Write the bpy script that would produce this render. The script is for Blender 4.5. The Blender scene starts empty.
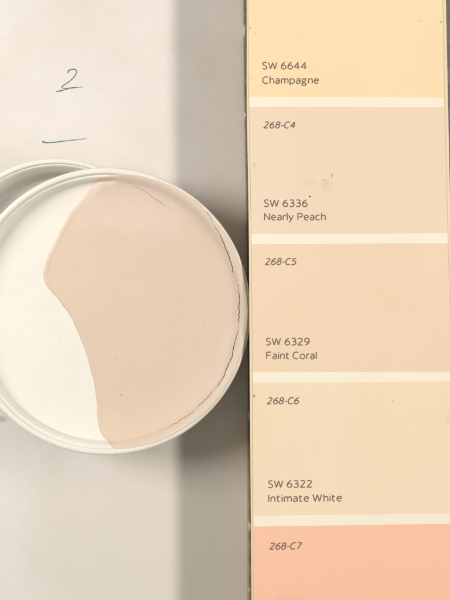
import bpy, bmesh, math, random
import numpy as np
from mathutils import Vector

# ------------------------------------------------------------------ camera, world, lamps, exposure
S = bpy.context.scene
COL = S.collection
MM = 0.001
D = 180.0            # camera height above the paper, mm
PX0 = 0.287          # mm per photo pixel on the paper

cam = bpy.data.cameras.new('camera')
cam.sensor_fit = 'VERTICAL'
cam.angle_y = 2 * math.atan(300 * PX0 / D)
cam.clip_start = 0.005
cam.clip_end = 20
cam_o = bpy.data.objects.new('camera', cam)
cam_o.location = (0, 0, D * MM)
COL.objects.link(cam_o)
S.camera = cam_o

w = bpy.data.worlds.new('World')
S.world = w
w.use_nodes = True
w.node_tree.nodes['Background'].inputs[0].default_value = (0.95, 0.965, 1.0, 1)
w.node_tree.nodes['Background'].inputs[1].default_value = 0.195


def lamp(name, direction, dist, power, size, colour, target=(0, 0, 0), length=None):
    l = bpy.data.lights.new(name, 'AREA')
    l.shape = 'DISK'
    l.size = size
    if length:
        l.shape = 'RECTANGLE'
        l.size = length
        l.size_y = size
    l.energy = power
    l.color = colour
    o = bpy.data.objects.new(name, l)
    d = Vector(direction).normalized()
    o.location = Vector(target) * MM + d * dist
    o.rotation_euler = d.to_track_quat('Z', 'Y').to_euler()      # local X stays along the deck
    COL.objects.link(o)
    return o


# a long strip light on the right, parallel to the deck, and a window at the upper left
lamp('strip_light', (1.0, 0.08, 1.0), 0.65, 3.88, 0.055, (1.0, 0.95, 0.87), length=0.85)
lamp('window_light', (-0.79, 0.23, 0.60), 0.42, 1.42, 0.18, (1.0, 0.97, 0.92))

S.view_settings.view_transform = 'Standard'
S.view_settings.look = 'None'
S.view_settings.exposure = 0
S.view_settings.gamma = 1


# ------------------------------------------------------------------ helpers
def sc(z):
    return PX0 * (D - z) / D


def at(px, py, z):
    """photo pixel on the horizontal plane z (mm) -> mm"""
    s = sc(z)
    return ((px - 225) * s, (300 - py) * s)


def lin(c):
    return tuple((v / 255 / 12.92) if v / 255 <= 0.04045 else ((v / 255 + 0.055) / 1.055) ** 2.4 for v in c)


def mesh_obj(name, verts, faces, mats, parent=None, smooth=True, midx=None, loc=(0, 0, 0)):
    me = bpy.data.meshes.new(name)
    me.from_pydata([(v[0] * MM, v[1] * MM, v[2] * MM) for v in verts], [], faces)
    for m in (mats if isinstance(mats, (list, tuple)) else [mats]):
        me.materials.append(m)
    if midx is not None:
        me.polygons.foreach_set('material_index', midx)
    if smooth:
        me.polygons.foreach_set('use_smooth', [True] * len(me.polygons))
    me.update()
    o = bpy.data.objects.new(name, me)
    COL.objects.link(o)
    if parent:
        o.parent = parent
    return o


def tag(o, label=None, cat=None, group=None, kind=None):
    if label: o['label'] = label
    if cat: o['category'] = cat
    if group: o['group'] = group
    if kind: o['kind'] = kind
    return o


def empty(name, loc=(0, 0, 0)):
    o = bpy.data.objects.new(name, None)
    o.empty_display_size = 0.01
    o.location = [v * MM for v in loc]
    COL.objects.link(o)
    return o


def catmull(pts, n=8, closed=False):
    P = [np.array(p, float) for p in pts]
    out = []
    m = len(P)
    rng = range(m) if closed else range(m - 1)
    for i in rng:
        if closed:
            a, b, c, d = P[(i - 1) % m], P[i], P[(i + 1) % m], P[(i + 2) % m]
        else:
            b, c = P[i], P[i + 1]
            a = P[i - 1] if i > 0 else 2 * b - c
            d = P[i + 2] if i + 2 < m else 2 * c - b
        for k in range(n):
            t = k / n
            out.append(0.5 * (2 * b + (c - a) * t + (2 * a - 5 * b + 4 * c - d) * t * t + (3 * b - a - 3 * c + d) * t ** 3))
    out.append(P[0] if closed else P[-1])
    return [tuple(p) for p in out]


# node helpers
class NT:
    def __init__(s, name, rough=0.6, spec=0.3):
        s.m = bpy.data.materials.new(name)
        s.m.use_nodes = True
        s.t = s.m.node_tree
        s.b = s.t.nodes['Principled BSDF']
        s.b.inputs['Roughness'].default_value = rough
        s.b.inputs['Specular IOR Level'].default_value = spec
        s.tc = s.t.nodes.new('ShaderNodeTexCoord').outputs['Object']

    def link(s, a, b):
        s.t.links.new(a, b)

    def noise(s, scale_mm, detail=3, rough=0.55, vec=None, stretch=None):
        n = s.t.nodes.new('ShaderNodeTexNoise')
        n.inputs['Scale'].default_value = 1000.0 / scale_mm
        n.inputs['Detail'].default_value = detail
        n.inputs['Roughness'].default_value = rough
        v = vec or s.tc
        if stretch:
            mp = s.t.nodes.new('ShaderNodeMapping')
            mp.inputs['Scale'].default_value = stretch
            s.link(v, mp.inputs['Vector'])
            v = mp.outputs[0]
        s.link(v, n.inputs['Vector'])
        return n.outputs['Fac']

    def ramp(s, fac, a, b, va=0.0, vb=1.0):
        r = s.t.nodes.new('ShaderNodeMapRange')
        r.interpolation_type = 'SMOOTHSTEP'
        s.link(fac, r.inputs[0])
        r.inputs[1].default_value = a
        r.inputs[2].default_value = b
        r.inputs[3].default_value = va
        r.inputs[4].default_value = vb
        return r.outputs[0]

    def math(s, op, a, b=None):
        n = s.t.nodes.new('ShaderNodeMath')
        n.operation = op
        for i, v in enumerate((a, b)):
            if v is None: continue
            if isinstance(v, (int, float)): n.inputs[i].default_value = v
            else: s.link(v, n.inputs[i])
        return n.outputs[0]

    def mix(s, fac, a, b):
        n = s.t.nodes.new('ShaderNodeMix')
        n.data_type = 'RGBA'
        for sock, v in ((n.inputs[0], fac), (n.inputs[6], a), (n.inputs[7], b)):
            if isinstance(v, (int, float)): sock.default_value = v
            elif isinstance(v, tuple): sock.default_value = (*v[:3], 1)
            else: s.link(v, sock)
        return n.outputs[2]

    def specks(s, cell_mm, size, keep):
        """sparse small dots: 1 inside a dot"""
        v = s.t.nodes.new('ShaderNodeTexVoronoi')
        v.inputs['Scale'].default_value = 1000.0 / cell_mm
        s.link(s.tc, v.inputs['Vector'])
        dot = s.ramp(v.outputs['Distance'], size, size * 0.5)
        sep = s.t.nodes.new('ShaderNodeSeparateColor')
        s.link(v.outputs['Color'], sep.inputs[0])
        return s.math('MULTIPLY', dot, s.ramp(sep.outputs[0], 1 - keep, 1 - keep + 0.02))

    def blob(s, x, y, rx, ry, edge_noise=None):
        """1 inside an ellipse at (x, y) mm in object space"""
        mp = s.t.nodes.new('ShaderNodeMapping')
        mp.vector_type = 'TEXTURE'
        mp.inputs['Location'].default_value = (x * MM, y * MM, 0)
        mp.inputs['Scale'].default_value = (rx * MM, ry * MM, 1e3)
        s.link(s.tc, mp.inputs['Vector'])
        l = s.t.nodes.new('ShaderNodeVectorMath')
        l.operation = 'LENGTH'
        s.link(mp.outputs[0], l.inputs[0])
        d = l.outputs['Value']
        if edge_noise is not None:
            d = s.math('ADD', d, s.math('MULTIPLY', s.math('SUBTRACT', edge_noise, 0.5), 1.6))
        return s.ramp(d, 1.0, 0.45)

    def colour(s, c):
        if isinstance(c, tuple): s.b.inputs['Base Color'].default_value = (*c[:3], 1)
        else: s.link(c, s.b.inputs['Base Color'])

    def bump(s, h, dist_mm, strength=1.0):
        n = s.t.nodes.new('ShaderNodeBump')
        n.inputs['Distance'].default_value = dist_mm * MM
        n.inputs['Strength'].default_value = strength
        s.link(h, n.inputs['Height'])
        s.link(n.outputs[0], s.b.inputs['Normal'])


def mul(c, k):
    return tuple(min(1.0, v * k) for v in c)


# ------------------------------------------------------------------ materials
PAPER = (0.695, 0.652, 0.612)
n = NT('white_paper', 0.75, 0.25)
big = n.noise(38, 3, 0.6)
fine = n.noise(2.6, 4, 0.7)
tooth = n.noise(0.35, 3, 0.7)
c = n.mix(n.ramp(big, 0.35, 0.68), mul(PAPER, 1.03), (PAPER[0] * .955, PAPER[1] * .94, PAPER[2] * .89))
c = n.mix(n.math('MULTIPLY', n.ramp(fine, 0.42, 0.75), 0.30), c, mul(PAPER, 0.90))
c = n.mix(n.math('MULTIPLY', n.ramp(n.noise(16, 4, 0.65), 0.5, 0.72), 0.6), c, (PAPER[0] * .975, PAPER[1] * .96, PAPER[2] * .985))
q_ = at(165, 560, 0)  # warmer, dimmer light at the lower middle, put into the paper colour
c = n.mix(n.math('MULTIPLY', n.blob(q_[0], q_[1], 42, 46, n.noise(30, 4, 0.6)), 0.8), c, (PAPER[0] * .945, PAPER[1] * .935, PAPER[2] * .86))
q_ = at(2, 419, 0)
c = n.mix(n.math('MULTIPLY', n.blob(q_[0], q_[1], 1.7, 1.2, n.noise(.8, 4)), 0.7), c, (.50, .37, .31))
c = n.mix(n.math('MULTIPLY', n.ramp(n.noise(.5, 4, .8, stretch=(1, .25, 1)), 0.6, 0.8), 0.12), c, mul(PAPER, .8))
c = n.mix(n.math('MULTIPLY', n.ramp(n.noise(11, 5, 0.7), 0.62, 0.8), 0.35), c, (PAPER[0] * .93, PAPER[1] * .87, PAPER[2] * .84))
c = n.mix(n.math('MULTIPLY', n.specks(5.5, 0.04, 0.25), 0.30), c, (0.20, 0.17, 0.14))
c = n.mix(n.math('MULTIPLY', n.specks(19, 0.016, 0.5), 0.55), c, (0.16, 0.13, 0.10))
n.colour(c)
n.bump(n.math('ADD', tooth, n.math('MULTIPLY', fine, 1.5)), 0.05, 0.5)
M_PAPER = n.m

n = NT('green_marker_ink', 0.6, 0.3)
n.colour(n.mix(n.ramp(n.noise(0.9, 3), 0.35, 0.7), (0.045, 0.13, 0.085), (0.17, 0.30, 0.22)))
M_INK = n.m

n = NT('white_plastic', 0.38, 0.4)
c = n.mix(n.ramp(n.noise(14, 3), 0.35, 0.7), (0.79, 0.755, 0.685), (0.765, 0.73, 0.66))
c = n.mix(n.math('MULTIPLY', n.specks(6, 0.035, 0.3), 0.6), c, (0.25, 0.2, 0.15))
c = n.mix(n.math('MULTIPLY', n.ramp(n.noise(5, 6, .75), 0.60, 0.78), 0.35), c, (0.70, 0.62, 0.52))
c = n.mix(n.math('MULTIPLY', n.ramp(n.noise(1.2, 5, .8, stretch=(1, 0.12, 1)), 0.68, 0.76), 0.35), c, (0.66, 0.62, 0.55))
for px, py, rx, ry, k, tint in ((127, 168, 2.6, .8, .7, (.66, .53, .38)), (3, 417, 2.2, 1.6, .7, (.55, .40, .33))):
    q_ = at(px, py, 17)
    o_ = at(106, 311.5, 17.7)
    c = n.mix(n.math('MULTIPLY', n.blob(q_[0] - o_[0], q_[1] - o_[1], rx, ry, n.noise(.7, 3)), k), c, tint)
n.colour(c)
n.bump(n.noise(0.8, 4, 0.6), 0.03, 0.25)
M_PLASTIC = n.m

PAINT = (0.675, 0.54, 0.405)
n = NT('dried_peach_paint', 0.55, 0.3)
att = n.t.nodes.new('ShaderNodeAttribute')
att.attribute_name = 'crack_tone'
film = n.t.nodes.new('ShaderNodeAttribute')
film.attribute_name = 'thin'
c = n.mix(n.ramp(n.noise(22, 3, 0.5), 0.3, 0.72), PAINT, (PAINT[0] * .985, PAINT[1] * .97, PAINT[2] * 1.02))
c = n.mix(n.math('MULTIPLY', n.ramp(n.noise(3, 4, 0.6), 0.45, 0.8), 0.18), c, mul(PAINT, 0.93))
q_ = at(135, 195, 13.8)
c = n.mix(n.math('MULTIPLY', n.blob(q_[0] - at(106, 311.5, 17.7)[0], q_[1] - at(106, 311.5, 17.7)[1], 26, 13, n.noise(14, 4, .6)), 0.8), c, (.70, .565, .475))
c = n.mix(n.math('MULTIPLY', film.outputs['Fac'], 0.75), c, (0.68, 0.565, 0.455))
c = n.mix(n.math('MULTIPLY', n.specks(4.5, 0.05, 0.16), 0.5), c, (0.28, 0.18, 0.12))
for px, py, r_ in ((117, 358, .17), (106, 241, .15), (119, 234, .14), (141, 262, .13), (121, 395, .2), (175, 378, .13), (168, 392, .12), (204, 323, .15)):
    q_, o_ = at(px, py, 14.5), at(106, 311.5, 18)
    c = n.mix(n.math('MULTIPLY', n.blob(q_[0] - o_[0], q_[1] - o_[1], r_ * 1.5, r_), 0.8), c, (0.30, 0.19, 0.14))
c = n.mix(att.outputs['Fac'], c, (0.26, 0.165, 0.125))  # darker brown inside the crack groove
n.colour(c)
n.bump(n.math('ADD', n.noise(0.7, 3, 0.6), n.math('ADD', n.math('MULTIPLY', n.noise(4.5, 3), 3.0), n.math('MULTIPLY', n.noise(1.6, 4, .65, stretch=(1, .3, 1)), 1.5))), 0.06, 0.5)
rr = n.ramp(n.noise(8, 4, .6), .3, .7, .42, .66)
n.link(rr, n.b.inputs['Roughness'])
M_PAINT = n.m


def card_mat(name, col, stains=()):
    n = NT(name, 0.6, 0.25)
    c = n.mix(n.ramp(n.noise(30, 3, 0.55), 0.3, 0.7), mul(col, 1.0), (col[0] * .985, col[1] * .965, col[2] * .945))
    c = n.mix(n.math('MULTIPLY', n.ramp(n.noise(1.6, 4, .7), 0.5, 0.85), 0.16), c, mul(col, 0.86))
    c = n.mix(n.math('MULTIPLY', n.ramp(n.noise(.9, 4, .8, stretch=(.15, 1, 1)), 0.66, 0.78), 0.16), c, mul(col, 0.80))
    c = n.mix(n.math('MULTIPLY', n.ramp(n.noise(12, 4, .6), 0.5, 0.75), 0.3), c, (col[0] * .985, col[1] * .96, col[2] * .97))
    c = n.mix(n.math('MULTIPLY', n.specks(6, 0.045, 0.12), 0.45), c, mul(col, 0.45))
    for (px, py, rx, ry, k, tint) in stains:
        x, y = at(px, py, HT)
        c = n.mix(n.math('MULTIPLY', n.blob(x, y, rx, ry, n.noise(1.4, 3)), k), c, tint)
    n.colour(c)
    n.bump(n.noise(0.5, 3, 0.6), 0.02, 0.25)
    return n.m


HT = 20.0    # top of the deck, mm
K = 1 / 1.13
def pc(rgb, k):
    return tuple(min(.9, a * K * b) for a, b in zip(lin(rgb), k))


CH = {
    'champagne': pc((254, 226, 180), (.98, 1.01, 1.07)), 'peach': pc((244, 216, 185), (.99, 1.05, 1.13)),
    'coral': pc((243, 215, 182), (1, 1.03, 1.09)), 'white': pc((245, 219, 184), (1.03, 1.07, 1.15)), 'salmon': pc((247, 194, 161), (1.07, 1.11, 1.17))}
M_STOCK = card_mat('cream_card_stock', pc((254, 239, 213), (.98, 1.035, 1.12)))
M_EDGE = card_mat('yellowed_card_edge', mul(lin((240, 224, 188)), K))
M_CUT = card_mat('greyed_cut_edge', mul(lin((205, 190, 150)), K))
n = NT('gap_shade_board', 0.7, 0.25)  # shade beside the deck as a dark colour, with pale card chips
c = n.mix(n.ramp(n.noise(3, 4, 0.7), 0.35, 0.7), (0.19, 0.16, 0.13), (0.27, 0.23, 0.19))
for px, py, rx, ry in ((243.5, 31, .7, 2.2), (244.6, 115, .5, .9), (244.2, 118, .3, .5), (248.2, 416, .5, 1.8), (248.7, 526, .8, 1.6), (248.6, 590, .4, .8)):
    q = at(px, py, 1.1)
    c = n.mix(n.blob(q[0] - at(350, 300, HT)[0], q[1], rx, ry, n.noise(.5, 3)), c, (0.62, 0.56, 0.45))
n.colour(c)
M_GAP_SHADE = n.m
n = NT('grey_print', 0.6, 0.25)
n.colour(n.mix(n.ramp(n.noise(0.5, 3), 0.3, 0.7), (0.17, 0.125, 0.088), (0.22, 0.165, 0.12)))
M_PRINT = n.m

# ------------------------------------------------------------------ the paper
G = 40
W_ = 260.0
vs, fs = [], []
for j in range(G + 1):
    for i in range(G + 1):
        vs.append(((i / G - .5) * 2 * W_, (j / G - .5) * 2 * W_, 0))
for j in range(G):
    for i in range(G):
        a = j * (G + 1) + i
        fs.append((a, a + 1, a + G + 2, a + G + 1))
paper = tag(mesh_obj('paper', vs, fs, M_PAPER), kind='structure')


def ribbon(pts, widths, z, verts, faces):
    """flat stroke along pts (mm) with a width per point, mitred; appended to verts / faces"""
    P = np.array(pts, float)
    keep = [0] + [i for i in range(1, len(P)) if np.linalg.norm(P[i] - P[i - 1]) > 1e-5]
    P = P[keep]
    wd = np.array(widths, float)[keep]
    T = np.diff(P, axis=0)
    T /= np.linalg.norm(T, axis=1)[:, None]
    b = len(verts)
    for i in range(len(P)):
        t0 = T[max(i - 1, 0)]
        t1 = T[min(i, len(T) - 1)]
        nrm0 = np.array((-t0[1], t0[0])); nrm1 = np.array((-t1[1], t1[0]))
        m = nrm0 + nrm1
        l = np.linalg.norm(m)
        m = nrm1 if l < 0.3 else m / l
        k = min(1.0 / max(np.dot(m, nrm1), 0.45), 1.9)
        for s in (1, -1):
            q = P[i] + m * s * k * wd[i] / 2
            verts.append((q[0], q[1], z))
    for i in range(len(P) - 1):
        faces.append((b + 2 * i + 1, b + 2 * i + 3, b + 2 * i + 2, b + 2 * i))


def pen(name, strokes, label):
    v, f = [], []
    rnd = random.Random(5)
    for k, (pts, w0, w1) in enumerate(strokes):
        p = catmull([at(30 + x / 5.45, 50 + y / 5.45, 0) for x, y in pts], 8)
        n_ = len(p)
        wd = [(w0 + (w1 - w0) * i / (n_ - 1)) * PX0 * (1 + 0.15 * math.sin(i * 0.9) * rnd.random()) *
              (0.55 if i in (0, n_ - 1) else 1) for i in range(n_)]
        ribbon(p, wd, 0.03 + 0.004 * k, v, f)
    return tag(mesh_obj(name, v, f, M_INK, paper, smooth=False), label)


pen('handwritten_digit', [
    ([(207, 124), (210, 114), (222, 107), (240, 105), (253, 113), (252, 128), (238, 150), (212, 173), (186, 190), (174, 200),
      (177, 207), (195, 209), (222, 206), (246, 202)], 1.25, .7),
    ([(143, 227), (165, 223), (200, 213), (240, 206), (292, 201)], 1.35, .55)], 'green handwritten 2 with a line under it')
pen('handwritten_dash', [
    ([(67, 499), (78, 503), (95, 505), (140, 502), (200, 495), (260, 488), (308, 483)], 1.6, .6)], 'green handwritten dash')


# ------------------------------------------------------------------ the plastic tub and the lid
def lathe(profile, cx, cy, z0, seg=320, wob=0.0):
    v, f = [], []
    m = len(profile)
    for i in range(seg):
        a = 2 * math.pi * i / seg
        q = 1 + wob * math.sin(2 * a + .7) + wob * .5 * math.sin(5 * a)
        for r, z in profile:
            v.append((cx + r * q * math.cos(a), cy + r * q * math.sin(a), z0 + z))
    for i in range(seg):
        j = (i + 1) % seg
        for k in range(m - 1):
            f.append((i * m + k, j * m + k, j * m + k + 1, i * m + k + 1))
    return v, f


def prof(pts, n=5):
    return catmull(pts, n)


# tub: rim top at z = 12.6
TZ = 12.9
TR = 115 * sc(TZ)
tx, ty = at(56, 273, TZ)
tub = tag(empty('plastic_tub', (tx, ty, 0)), 'round white plastic tub mostly hidden under the paint lid, its shallow inside in shade', 'tub')
rim_p = prof([(TR - .55, -2.6), (TR - .15, -2.2), (TR, -1.3), (TR - .05, -.45), (TR - .4, -.05), (TR - .95, 0), (TR - 1.35, -.25), (TR - 1.45, -.7)], 5)
v, f = lathe(rim_p, 0, 0, TZ)
mesh_obj('rim', v, f, M_PLASTIC, tub)
wall_p = prof([(TR - 1.40, -.62), (TR - 1.7, -.62), (TR - 2.0, -.9), (TR - 2.6, -2.0), (TR - 3.1, -3.0), (TR - 3.4, -4.2), (TR - 3.8, -5.6), (TR - 4.8, -6.3), (TR - 8, -6.6), (TR - 14, -6.65), (.05, -6.65)], 5)
out_p = [(.05, -12.56), (TR - 5, -12.56), (TR - 3.6, -12), (TR - 2.2, -6), (TR - .6, -2.5)]
v, f = lathe(wall_p, 0, 0, TZ)
v2, f2 = lathe(out_p, 0, 0, TZ)
nb = len(v)
mesh_obj('wall', v + v2, f + [tuple(i + nb for i in q) for q in f2], M_PLASTIC, tub)

# lid: lies upside down on the tub
LZ = TZ + 0.02
RIMZ = LZ + 5.2
FL = 1.2
lx, ly = at(106, 311.5, RIMZ)
LR = 144.5 * sc(RIMZ)
lid = tag(empty('paint_jar_lid', (lx, ly, LZ)), 'round white plastic lid lying open side up, half coated with cracked dried peach paint', 'lid')
d_ = LR - 37.7
LID = [(36.4, 0.0), (37.2, .35), (37.55, 1.5), (37.7, 4.1), (37.6, 4.7), (37.3, 5.08), (36.85, 5.2), (36.4, 5.15), (36.12, 4.98), (35.98, 4.6),
       (35.85, 4.38), (35.6, 4.46), (35.3, 4.32), (35.0, 3.9), (34.72, 3.3), (34.55, 2.75), (34.42, 2.36), (34.2, 2.22), (33.5, 2.02), (32.3, 1.74), (30.5, 1.46), (28, 1.27), (25, 1.2)]
LID = [(r + d_, z) for r, z in LID]
lp = prof(LID, 5) + [(20, 1.2), (10, 1.2), (.02, 1.2)]
v, f = lathe(lp, 0, 0, 0, 400, 0.0006)
v2, f2 = lathe([(.02, 0), (30, 0), (36.4 + d_, 0.0)], 0, 0, 0, 400, 0.0006)
nb = len(v)
mesh_obj('lid_dish', v + v2, f + [tuple(i + nb for i in q) for q in f2], M_PLASTIC, lid)

# dried paint: a real film over the dish, thick enough to have an edge and open cracks
FZ = LZ + FL + .4
fs_ = sc(FZ)


def loc_px(px, py, z=FZ):
    x, y = at(px, py, z)
    return x - lx, y - ly


EDGE = [(128, 140), (124, 162), (119.5, 169), (114.5, 176.5), (107, 179), (100, 180), (91, 187.5), (85, 195), (71.7, 211.5), (61.7, 228), (51.7, 248), (45.5, 264),
        (43.8, 276.5), (47.8, 287.5), (60, 302), (70.5, 317.5), (80.5, 338), (88.7, 362), (94, 385), (96.7, 403), (98, 420), (100.5, 431), (106.5, 438.5), (114, 443.5),
        (117.2, 448), (118, 456), (119, 480)]
FOLD = [(86, 346), (92, 352), (98, 360), (106, 375), (113, 405), (115.5, 430), (117, 480)]
CR1 = [(203, 211.5), (206, 213.5), (216.7, 229), (221.7, 240), (228.3, 256.7), (233.3, 270), (238, 286.7), (239.3, 303), (238.3, 323), (236, 340),
       (233, 350), (227, 367), (220, 381.7), (210, 391.7), (191.7, 411.7), (180, 419), (166.7, 426), (152, 432), (140, 436), (123, 439), (116, 440)]
CR2 = [(121, 180.5), (125, 182), (130, 184), (136.7, 188), (143, 191), (150, 196), (155, 198), (160, 203.3), (165, 205.5), (170, 210), (176, 214)]


def polar(pts):
    out = []
    for p in pts:
        x, y = loc_px(*p)
        out.append((math.atan2(x, y) % (2 * math.pi), math.hypot(x, y)))   # angle clockwise from up
    return np.array(out)


c1, c2 = polar(CR1), polar(CR2)
rng = np.random.default_rng(3)
NTH = 1500
th = np.linspace(0, 2 * np.pi, NTH, endpoint=False)


def smooth1(a, k):
    ker = np.ones(k) / k
    return np.convolve(np.r_[a[-k:], a, a[:k]], ker, 'same')[k:-k]


jit = smooth1(rng.normal(0, 1, NTH), 5) * 0.16 + smooth1(rng.normal(0, 1, NTH), 25) * 0.35
# crack radius and depth for each direction
rc = np.full(NTH, c1[:, 1].mean())
allc = np.vstack([c2, c1])
o_ = np.argsort(allc[:, 0])
rc = smooth1(np.interp(th, allc[o_, 0], allc[o_, 1], period=2 * np.pi), 21) + jit
m1 = (th >= c1[:, 0].min()) & (th <= c1[:, 0].max())
m2 = (th >= c2[:, 0].min()) & (th <= c2[:, 0].max())
gate = smooth1(rng.normal(0, 1, NTH), 18)
gate = np.clip(1.25 + 3.0 * gate, 0.0, 1.15)
prog = np.clip((th - c1[:, 0].min()) / (c1[:, 0].max() - c1[:, 0].min()), 0, 1)
stren = np.where(m1, np.interp(prog, [0, .03, .15, .5, .62, .8, 1], [0, .7, 1.0, 1.0, .7, .55, 0]), 0)
prog2 = np.clip((th - c2[:, 0].min()) / (c2[:, 0].max() - c2[:, 0].min()), 0, 1)
stren = stren + np.where(m2, np.interp(prog2, [0, .3, .7, 1], [0, .35, .5, 0]), 0)
depth = .8 * stren * np.maximum(gate, 0.35 * (stren > .5))
halfw = 0.045 + 0.05 * np.clip(depth, 0, 1.4)

NF, NG, NO = 170, 26, 34
u1 = np.linspace(0, 1, NF, endpoint=False)
u2 = np.linspace(-1, 1, NG, endpoint=False)
u3 = np.linspace(0, 1, NO)
RO = LR + 0.05
g = 0.45
R = np.concatenate([np.outer(rc - g, u1) + 0.01, rc[:, None] + g * np.sign(u2) * np.abs(u2) ** 1.4, (rc + g)[:, None] + np.outer(RO - rc - g, u3)], axis=1)
TH = np.repeat(th[:, None], R.shape[1], 1)
X, Y = R * np.sin(TH), R * np.cos(TH)


def sdist(X, Y, curve):
    """signed distance to an open curve, positive on its right-hand (east) side going south"""
    C_ = np.array([loc_px(*p) for p in catmull(curve, 5)])
    best = np.full(X.shape, 1e9)
    sgn = np.ones(X.shape)
    for a, b in zip(C_[:-1], C_[1:]):
        ab = b - a
        t = np.clip(((X - a[0]) * ab[0] + (Y - a[1]) * ab[1]) / (ab @ ab), 0, 1)
        dx, dy = X - a[0] - t * ab[0], Y - a[1] - t * ab[1]
        d2 = dx * dx + dy * dy
        s = np.where(ab[0] * dy - ab[1] * dx > 0, 1, -1)
        mk = d2 < best
        best = np.where(mk, d2, best)
        sgn = np.where(mk, s, sgn)
    return np.sqrt(best) * sgn


sd = sdist(X, Y, EDGE)
fd = sdist(X, Y, FOLD)


def vnoise(X, Y, cell, seed):
    """smooth value noise, -1..1"""
    gr = np.random.default_rng(seed).uniform(-1, 1, (160, 160))
    u, v = X / cell + 77.3, Y / cell + 77.7
    i, j = np.floor(u).astype(int), np.floor(v).astype(int)
    fu, fv = u - i, v - j
    fu = fu * fu * (3 - 2 * fu); fv = fv * fv * (3 - 2 * fv)
    i %= 159; j %= 159
    return (gr[i, j] * (1 - fu) + gr[i + 1, j] * fu) * (1 - fv) + (gr[i, j + 1] * (1 - fu) + gr[i + 1, j + 1] * fu) * fv


def sstep(x, a, b):
    t = np.clip((x - a) / (b - a), 0, 1)
    return t * t * (3 - 2 * t)


lr_ = np.array(sorted(lp))
base = np.interp(R, lr_[:, 0], lr_[:, 1])          # dish height below the film (upper side; the skirt is outside)
rp_ = np.array(catmull([(25, 1.2), (27, 1.28), (29, 1.52), (31, 1.92), (33, 2.6), (34.2, 3.35), (35.2, 4.42), (35.8, 4.90), (36.3, 5.15), (36.9, 5.24), (37.3, 5.12), (38, 4.6)], 8))
rim_in = np.interp(R, rp_[:, 0] + d_, rp_[:, 1])
rim_in = base + np.maximum(rim_in - base, 0) * sstep(sd, -.2, 2.4)
top = np.maximum(base, rim_in)
edge_wob = vnoise(X, Y, 4.0, 1) * .30 + vnoise(X, Y, 1.4, 2) * .16 + vnoise(X, Y, .6, 8) * .07
tk = -0.15 + 0.47 * sstep(sd + edge_wob * .6, -0.45, 0.55)
tk += 0.10 * sstep(fd, -0.5, 0.6) * sstep(-Y, 9, 16) * (sd > 0)
tk += 0.10 * np.exp(-((sd - .6) / .5) ** 2) * (sd > -.5)           # a slight bead along the pour edge
# outer limit of the film on the rim
a_ = np.degrees(TH)
lim = np.interp(a_, [0, 8, 20, 40, 70, 110, 140, 165, 180, 360], [36.2, 36.35, 36.9, 37.15, 37.2, 37.15, 36.95, 36.35, 36.2, 36.2]) + d_
lim = lim + (smooth1(rng.normal(0, 1, NTH), 40) * .45 + smooth1(rng.normal(0, 1, NTH), 9) * .12)[:, None]
tk = np.where(R > lim - .5, tk - 0.75 * sstep(R, lim - .35, lim + .15), tk)
tk = tk + (np.minimum(tk, 0.13) - tk) * sstep(R, 32.5 + d_, 35.5 + d_)
Z = top + tk
groove = np.exp(-((R - rc[:, None]) / np.maximum(halfw, .02)[:, None]) ** 4)
on = (sd > 0.2)
dep = np.clip(depth, 0, 1.3)[:, None]
Z -= groove * np.clip(dep * .3, 0, .34) * on
Z += (0.05 + .07 * np.clip(vnoise(X, Y, 2.2, 51), 0, 1)) * dep * np.exp(-((R - rc[:, None] - 0.32) / .22) ** 2) * on           # lifted lip of the crack
# small craters and drips left in the film
bx, by = loc_px(137, 325)
q = np.hypot(X - bx, (Y - by) * 1.15) + .28 * vnoise(X, Y, .8, 31)
Z += .085 * np.exp(-((q - 1.1) / .35) ** 2) * (.55 + .45 * vnoise(X, Y, 1.1, 32)) - .03 * np.exp(-(q / .8) ** 2)
nib = np.clip(vnoise(X, Y, 1.3, 41) - .86, 0, 1) * np.clip(vnoise(X, Y, 5, 42) + .3, 0, 1)
Z += nib * .5 * (sd > 1)
dz = .07 * vnoise(X, Y, 9, 4) + .02 * vnoise(X, Y, 3, 5)
Z += dz * (sd > 0) * (R < 33)
keep = (sd > -0.75) & (R < lim + .3)
nr = R.shape[1]
idx = np.arange(NTH * nr).reshape(NTH, nr)
nx = np.roll(idx, -1, 0)
quads = np.stack([idx[:, :-1], idx[:, 1:], nx[:, 1:], nx[:, :-1]], -1).reshape(-1, 4)
kf = keep.reshape(-1)[quads].all(1)
quads = quads[kf][:, ::-1]
used = np.unique(quads)
remap = np.zeros(NTH * nr, int)
remap[used] = np.arange(len(used))
V = np.stack([X.ravel(), Y.ravel(), Z.ravel()], 1)[used]
pm = mesh_obj('dried_paint', V.tolist(), remap[quads].tolist(), M_PAINT, lid)
gr = (groove * np.clip(dep * 1.1, 0, 1) * on).ravel()[used]
ga = pm.data.attributes.new('crack_tone', 'FLOAT', 'POINT')
ga.data.foreach_set('value', np.clip(gr * 1.1, 0, 1).astype(np.float32))
thn = (sstep(R, 33.8 + d_ + .25 * vnoise(X, Y, 5, 21), 35.9 + d_) * on).ravel()[used]
ta = pm.data.attributes.new('thin', 'FLOAT', 'POINT')
ta.data.foreach_set('value', thn.astype(np.float32))


# ------------------------------------------------------------------ the fan deck of colour cards
deck = tag(empty('paint_fan_deck', (at(350, 300, HT)[0], 0, 0)), 'tall deck of peach paint colour strips lying on the paper beside the round lid', 'colour deck')
dx0 = at(350, 300, HT)[0]


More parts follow.
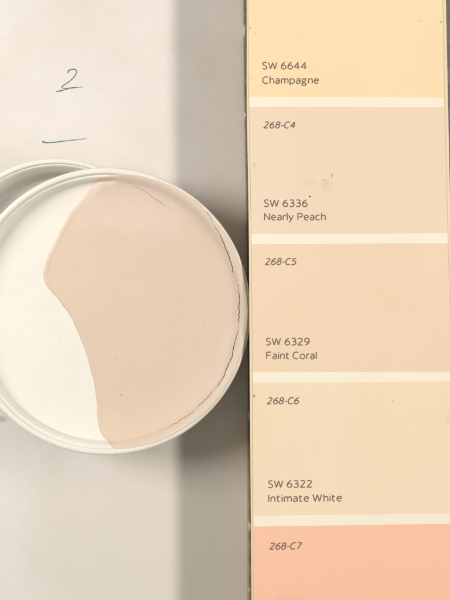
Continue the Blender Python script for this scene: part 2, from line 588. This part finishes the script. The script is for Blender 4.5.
def sheet_px(name, left, right, ztop, thick, mats, parent, bevel=0.08, steps=90, ox=dx0):
    """card whose long edges follow left / right (photo px, on the plane ztop); y runs beyond the frame"""
    L = catmull(left, 8); Rr = catmull(right, 8)
    ly_ = np.array(sorted((q[1], q[0]) for q in L)); ry_ = np.array(sorted((q[1], q[0]) for q in Rr))
    ys = np.linspace(L[0][1], L[-1][1], steps)
    xl = np.interp(ys, ly_[:, 0], ly_[:, 1]); xr = np.interp(ys, ry_[:, 0], ry_[:, 1])
    v, f, mi = [], [], []
    for y, a, b in zip(ys, xl, xr):
        A = at(a, y, ztop); B = at(b, y, ztop)
        for x, z in ((A[0], ztop - thick), (A[0], ztop - bevel), (A[0] + bevel, ztop), (B[0] - bevel, ztop), (B[0], ztop - bevel), (B[0], ztop - thick)):
            v.append((x - ox, A[1], z))
    for i in range(steps - 1):
        for k in range(6):
            k2 = (k + 1) % 6
            f.append((i * 6 + k, i * 6 + k2, i * 6 + 6 + k2, i * 6 + 6 + k))
            mi.append(0 if k == 2 else 1)
    f.append(tuple(range(6))); mi.append(1)
    f.append(tuple((steps - 1) * 6 + 5 - k for k in range(6))); mi.append(1)
    o = mesh_obj(name, v, f, mats, parent, smooth=False, midx=[min(m, len(mats) - 1) for m in mi])
    return o


YT, YB = -260, 700
LEFT = [(245.5, YT), (247.9, 0), (248.9, 102), (251.2, 238), (252.3, 377), (253.0, 521), (253.4, YB)]
RIGHT = [(436, YT), (442.7, 0), (444.6, 102), (448.0, 238), (451.5, 377), (455.5, 521), (460, YB)]
LEFT2 = [(243.8, YT), (246.6, 0), (246.9, 102), (248.9, 238), (249.7, 377), (250.9, 521), (252.2, YB)]
RIGHT2 = [(440, YT), (446.0, 0), (448.1, 102), (451.0, 238), (454, 377), (457, 521), (461, YB)]
top_card = sheet_px('top_card', LEFT, RIGHT, HT, 0.13, [M_STOCK, M_CUT], deck)
second = sheet_px('card', LEFT2, RIGHT2, HT - 0.15, 0.32, [M_EDGE, M_EDGE], deck)

# the rest of the stack: same card, copied
base_l = [(260, YT), (258.0, 0), (258.0, 300), (259.5, YB)]
base_r = [(440, YT), (440, 0), (441, 300), (443, YB)]
card0 = sheet_px('card', base_l, base_r, HT - 0.6, 0.34, [M_STOCK, M_EDGE], deck, steps=12)
rnd = random.Random(11)
z = 0.0
for k in range(40):
    z -= 0.44
    if HT - 0.6 + z - .34 < 1.2: break
    c_ = card0.copy()
    c_.parent = deck
    c_.location = (rnd.uniform(-.35, .5) * MM, rnd.uniform(-1, 1) * MM, z * MM)
    c_.rotation_euler = (0, 0, rnd.uniform(-.004, .004))
    COL.objects.link(c_)
shade_sheet = sheet_px('shade_sheet', [(243, YT), (243.4, 0), (244.3, 102), (246.9, 238), (247.9, 377), (248.7, 521), (249.2, YB)],
                 [(455, YT), (458, 0), (458, 300), (459, YB)], 1.15, 0.75, [M_GAP_SHADE, M_GAP_SHADE], deck, bevel=.15)  # dark sheet added in place of the shaded gap along the deck
low = sheet_px('card', [(256, YT), (252.5, 0), (250, 250), (247.6, 380), (246.9, 430), (246.6, 521), (247.0, YB)],
               [(446, YT), (446, 0), (446, 300), (446, YB)], 0.36, 0.32, [M_CUT, M_CUT], deck)


# colour chips printed on the top card
def edge_x(curve, y, inset):
    q = np.array(sorted((p[1], p[0]) for p in catmull(curve, 8)))
    return float(np.interp(y, q[:, 0], q[:, 1])) + inset


def chip(name, tl, tr, bl, br, mat, label, ox=dx0, zz=HT + 0.012):
    v, f = [], []
    N = 24
    for i in range(N + 1):
        t = i / N
        for k in range(2):
            y0, y1 = (tl, bl) if k == 0 else (tr, br)
            y = y0 + (y1 - y0) * t
            x = edge_x(LEFT, y, 0.55) if k == 0 else edge_x(RIGHT, y, -0.55)
            p = at(x, y, zz)
            v.append((p[0] - ox, p[1], zz))
    for i in range(N):
        f.append((2 * i, 2 * i + 2, 2 * i + 3, 2 * i + 1))
    return tag(mesh_obj(name, v, f, mat, top_card, smooth=False), label)


def chip_local(st):
    return [((px - (dx0 / sc(HT))), py, rx, ry, k, t) for px, py, rx, ry, k, t in st]


M_CHAMP = card_mat('champagne_print', CH['champagne'], chip_local([(421, 21, .5, .35, .5, (.55, .42, .26)), (440.5, 22, .4, .4, .6, (.4, .3, .2)), (250, 28, .25, .2, .8, (.3, .22, .12)), (250.8, 78, .3, .2, .8, (.35, .25, .14))]))
M_PEACH = card_mat('nearly_peach_print', CH['peach'], chip_local([
    (326, 184, 1.3, 1.8, .6, (.66, .51, .33)), (327, 187, 2.6, 2.6, .3, (.72, .58, .40)), (331.8, 175.8, .28, .8, .75, (.52, .37, .24)), (323, 180, .7, .5, .6, (.6, .45, .3)), (311, 182, 2.2, 1.2, .3, (.68, .52, .38)),
    (254, 166, .5, 1.2, .5, (.5, .4, .28)), (413, 218, .4, .3, .4, (.5, .4, .3))]))
M_CORAL = card_mat('faint_coral_print', CH['coral'], chip_local([(252.6, 318, .3, .2, .5, (.4, .3, .2))]))
M_WHITE = card_mat('intimate_white_print', CH['white'], chip_local([(393, 401, .35, .3, .5, (.5, .36, .25)), (254, 396, .35, .4, .8, (.25, .18, .1)), (449, 418, 1.2, 2, .3, (.66, .5, .36))]))
M_SALM = card_mat('salmon_print', CH['salmon'], chip_local([(290, 602, 6, 2.5, .2, (.72, .40, .27))]))
chip('colour_chip', -40, -40, 96.8, 97.4, M_CHAMP, 'pale yellow colour chip')
chip('colour_chip', 106.9, 107.2, 233.9, 233.2, M_PEACH, 'pale peach colour chip with a tan smudge')
chip('colour_chip', 244.1, 243.2, 372.2, 371.7, M_CORAL, 'pale peach colour chip, third from the top')
chip('colour_chip', 382.6, 381.6, 515.7, 513.4, M_WHITE, 'pale cream peach colour chip')
chip('colour_chip', 526.6, 523.7, 660, 655, M_SALM, 'salmon pink colour chip')
chip('colour_chip', -190, -190, -49, -49, M_CHAMP, 'pale yellow colour chip')

# ------------------------------------------------------------------ lettering: strokes of a humanist sans, cap height 7
def ell(cx, cy, rx, ry):
    return ('s', [(cx + rx * math.cos(a), cy + ry * math.sin(a)) for a in [math.pi / 2 + i * math.pi / 6 for i in range(13)]])


six = [(3.5, 6.9), (2.2, 6.3), (1.0, 4.8), (.42, 2.7), (.8, .85), (2.15, 0), (3.5, .6), (4.0, 2.1), (3.5, 3.55), (2.25, 4.1), (1.0, 3.45), (.46, 2.3)]
arch = lambda x, w: [('s', [(x, 3.5), (x + w * .25, 4.6), (x + w * .62, 5.0), (x + w * .93, 4.45), (x + w, 3.3)]), ('p', [(x + w, 3.35), (x + w, 0)])]
GL = {
    '2': [('s', [(.5, 6.2), (1.3, 6.85), (2.2, 7.0), (3.3, 6.5), (3.6, 5.4), (3.15, 4.1), (1.9, 2.3), (.35, .05)]), ('p', [(.3, .1), (4.1, .1)])],
    '3': [('s', [(.6, 6.6), (1.8, 7.0), (3.1, 6.6), (3.5, 5.45), (3.0, 4.2), (1.5, 3.75)]), ('s', [(1.5, 3.75), (3.2, 3.25), (3.85, 2.0), (3.2, .5), (1.7, 0), (.3, .45)])],
    '4': [('p', [(3.15, 0), (3.15, 6.9), (.15, 2.1), (4.35, 2.1)])],
    '5': [('p', [(3.5, 6.9), (.95, 6.9), (.75, 3.9)]), ('s', [(.75, 3.9), (2.1, 4.2), (3.4, 3.6), (3.9, 2.2), (3.2, .6), (1.7, 0), (.3, .4)])],
    '6': [('s', six)], '9': [('s', [(4.3 - x, 7 - y) for x, y in six])],
    '7': [('p', [(.2, 6.9), (3.9, 6.9), (1.3, 0)])],
    '8': [ell(2.15, 5.45, 1.5, 1.55), ell(2.15, 1.95, 1.8, 1.95)],
    '-': [('p', [(.2, 2.8), (2.2, 2.8)])],
    'S': [('s', [(3.7, 6.5), (2.5, 7.0), (1.2, 6.7), (.65, 5.5), (1.2, 4.3), (2.4, 3.55), (3.6, 2.75), (3.95, 1.6), (3.3, .4), (1.9, 0), (.35, .55)])],
    'W': [('p', [(.1, 7), (1.95, 0), (3.75, 6.8), (5.55, 0), (7.3, 7)])],
    'C': [('s', [(5.2, 6.4), (3.8, 7.0), (2.0, 6.6), (.75, 5.2), (.4, 3.4), (.9, 1.5), (2.2, .2), (3.9, 0), (5.2, .65)])],
    'N': [('p', [(.5, 0), (.5, 6.9), (4.9, .1), (4.9, 7)])],
    'P': [('p', [(.5, 0), (.5, 6.9), (2.2, 6.9)]), ('s', [(2.15, 6.9), (3.7, 6.4), (4.2, 5.05), (3.7, 3.7), (2.15, 3.2)]), ('p', [(2.2, 3.2), (.5, 3.2)])],
    'F': [('p', [(.5, 0), (.5, 6.9), (4.1, 6.9)]), ('p', [(.5, 3.7), (3.7, 3.7)])],
    'I': [('p', [(.5, 0), (.5, 7)])],
    'h': [('p', [(.5, 0), (.5, 7.4)])] + arch(.5, 3.0),
    'n': [('p', [(.5, 0), (.5, 5)])] + arch(.5, 3.0),
    'm': [('p', [(.5, 0), (.5, 5)])] + arch(.5, 2.65) + arch(3.15, 2.65),
    'a': [('s', [(.65, 4.5), (1.7, 5.0), (2.85, 4.7), (3.3, 3.5)]), ('p', [(3.3, 3.6), (3.3, 0)]),
          ('s', [(3.3, 2.95), (1.8, 2.8), (.7, 2.3), (.4, 1.25), (.95, .2), (1.9, 0), (2.8, .5), (3.3, 1.4)])],
    'p': [('p', [(.5, -2), (.5, 5)]), ('s', [(.5, 3.5), (1.3, 4.7), (2.4, 5.0), (3.5, 4.3), (3.9, 2.6), (3.4, .8), (2.3, 0), (1.1, .4), (.5, 1.4)])],
    'g': [ell(1.9, 3.45, 1.4, 1.55), ('p', [(2.8, 4.75), (4.1, 4.9)]),
          ('s', [(1.2, 2.05), (.75, 1.2), (1.5, .55), (3.0, .4), (3.8, -.5), (3.3, -1.65), (1.9, -2.1), (.6, -1.7), (.4, -.6), (1.4, .5)])],
    'e': [('p', [(.5, 2.7), (3.75, 2.7)]), ('s', [(3.75, 2.7), (3.4, 4.25), (2.2, 5.0), (.95, 4.3), (.42, 2.6), (.95, .75), (2.3, 0), (3.6, .5)])],
    'r': [('p', [(.5, 0), (.5, 5)]), ('s', [(.5, 3.3), (1.1, 4.5), (1.9, 5.0), (2.6, 4.9)])],
    'l': [('p', [(.5, 0), (.5, 7.4)])],
    'y': [('p', [(.1, 5), (2.05, .2)]), ('s', [(3.9, 5), (2.9, 2.5), (1.95, 0), (1.3, -1.5), (.1, -2)])],
    'i': [('p', [(.5, 0), (.5, 5)]), ('p', [(.5, 6.25), (.5, 7.0)])],
    't': [('s', [(.9, 6.4), (.9, 3.8), (.9, 1.4), (1.3, .25), (2.5, .15)]), ('p', [(0, 4.9), (2.4, 4.9)])],
    'o': [ell(2.2, 2.5, 1.8, 2.5)],
    'c': [('s', [(3.5, 4.55), (2.3, 5.0), (1.0, 4.35), (.42, 2.6), (.9, .7), (2.2, 0), (3.5, .5)])],
}


def lettering(text, x0, x1, base, cap, slant=0.0, rise=0.0, stroke=1.12, ox=dx0):
    pen_x, strokes = 0.0, []
    lo = None
    for ch in text:
        if ch == ' ':
            pen_x += 2.0
            continue
        gw = 0
        for kind, pts in GL[ch]:
            nx_ = {'C': .87, 'W': .92, 'S': .93, 'N': .95}.get(ch, 1)
            pts = [(x * nx_, y) for x, y in pts]
            gw = max(gw, max(p[0] for p in pts))
            if kind == 's':
                strokes.append([(x + pen_x, y) for x, y in catmull(pts, 6)])
            else:                                   # straight strokes: one ribbon per leg
                for (xa, ya), (xb, yb) in zip(pts[:-1], pts[1:]):
                    strokes.append([(xa + pen_x, ya), (xb + pen_x, yb)])
        pen_x += gw + (1.2 if ch not in '-r' else .7)
    xs = [p[0] + slant * p[1] for s in strokes for p in s]
    lo, hi = min(xs), max(xs)
    kx = (x1 - x0 - stroke) / (hi - lo)
    v, f = [], []
    for i, s in enumerate(strokes):
        z_ = HT + 0.022 + 0.0015 * (i % 12)
        pts = []
        for gx, gy in s:
            X_ = (gx + slant * gy - lo) * kx
            px, py = x0 + stroke / 2 + X_, base - stroke / 2 - gy * (cap - stroke) / 7 - rise * X_ / (x1 - x0)
            p = at(px, py, z_)
            pts.append((p[0] - ox, p[1]))
        nv = len(v)
        ribbon(pts, [stroke * sc(HT)] * len(pts), z_, v, f)
        for k_ in range(nv, len(v)):
            v[k_] = (v[k_][0], v[k_][1], z_ + .0013 * (k_ - nv) / (len(v) - nv))
    return mesh_obj('lettering', v, f, M_PRINT, top_card, smooth=False)


for a in (('SW 6644', 262.0, 307.1, 69.6, 7.8, 0, 0), ('Champagne', 262.2, 319.0, 84.0, 7.8, 0, 0),
          ('268-C4', 263.0, 295.6, 128.6, 7.3, .2, 0), ('SW 6336', 263.7, 307.6, 207.2, 7.9, 0, 0), ('Nearly Peach', 264.0, 325.8, 220.6, 7.8, 0, 0),
          ('268-C5', 264.6, 296.8, 265.2, 7.4, .2, 0), ('SW 6329', 265.6, 309.8, 345.6, 7.9, 0, 0), ('Faint Coral', 266.0, 316.8, 359.4, 7.9, 0, 0),
          ('268-C6', 266.6, 299.4, 404.6, 7.4, .2, .2), ('SW 6322', 267.8, 312.4, 488.2, 8.0, 0, .4), ('Intimate White', 268.2, 342.0, 502.4, 8.0, 0, .7),
          ('268-C7', 268.9, 302.4, 550.0, 7.5, .2, .5)):
    lettering(*a)

# the black fleck above the last 6 of the second chip
v, f = [], []
bx, by = at(309.8, 196.6, HT + .03)
m_ = 9
for i in range(m_):
    q = 2 * math.pi * i / m_
    v.append((bx - dx0 + .26 * (1 + .25 * math.sin(3 * q)) * math.cos(q), by + .16 * math.sin(q), HT + .03))
f.append(tuple(range(m_)))
n = NT('black_fleck', 0.7)
n.colour(n.mix(n.noise(.2), (0.02, 0.015, 0.01), (0.05, 0.035, 0.03)))
mesh_obj('fleck', v, f, n.m, top_card, smooth=False)
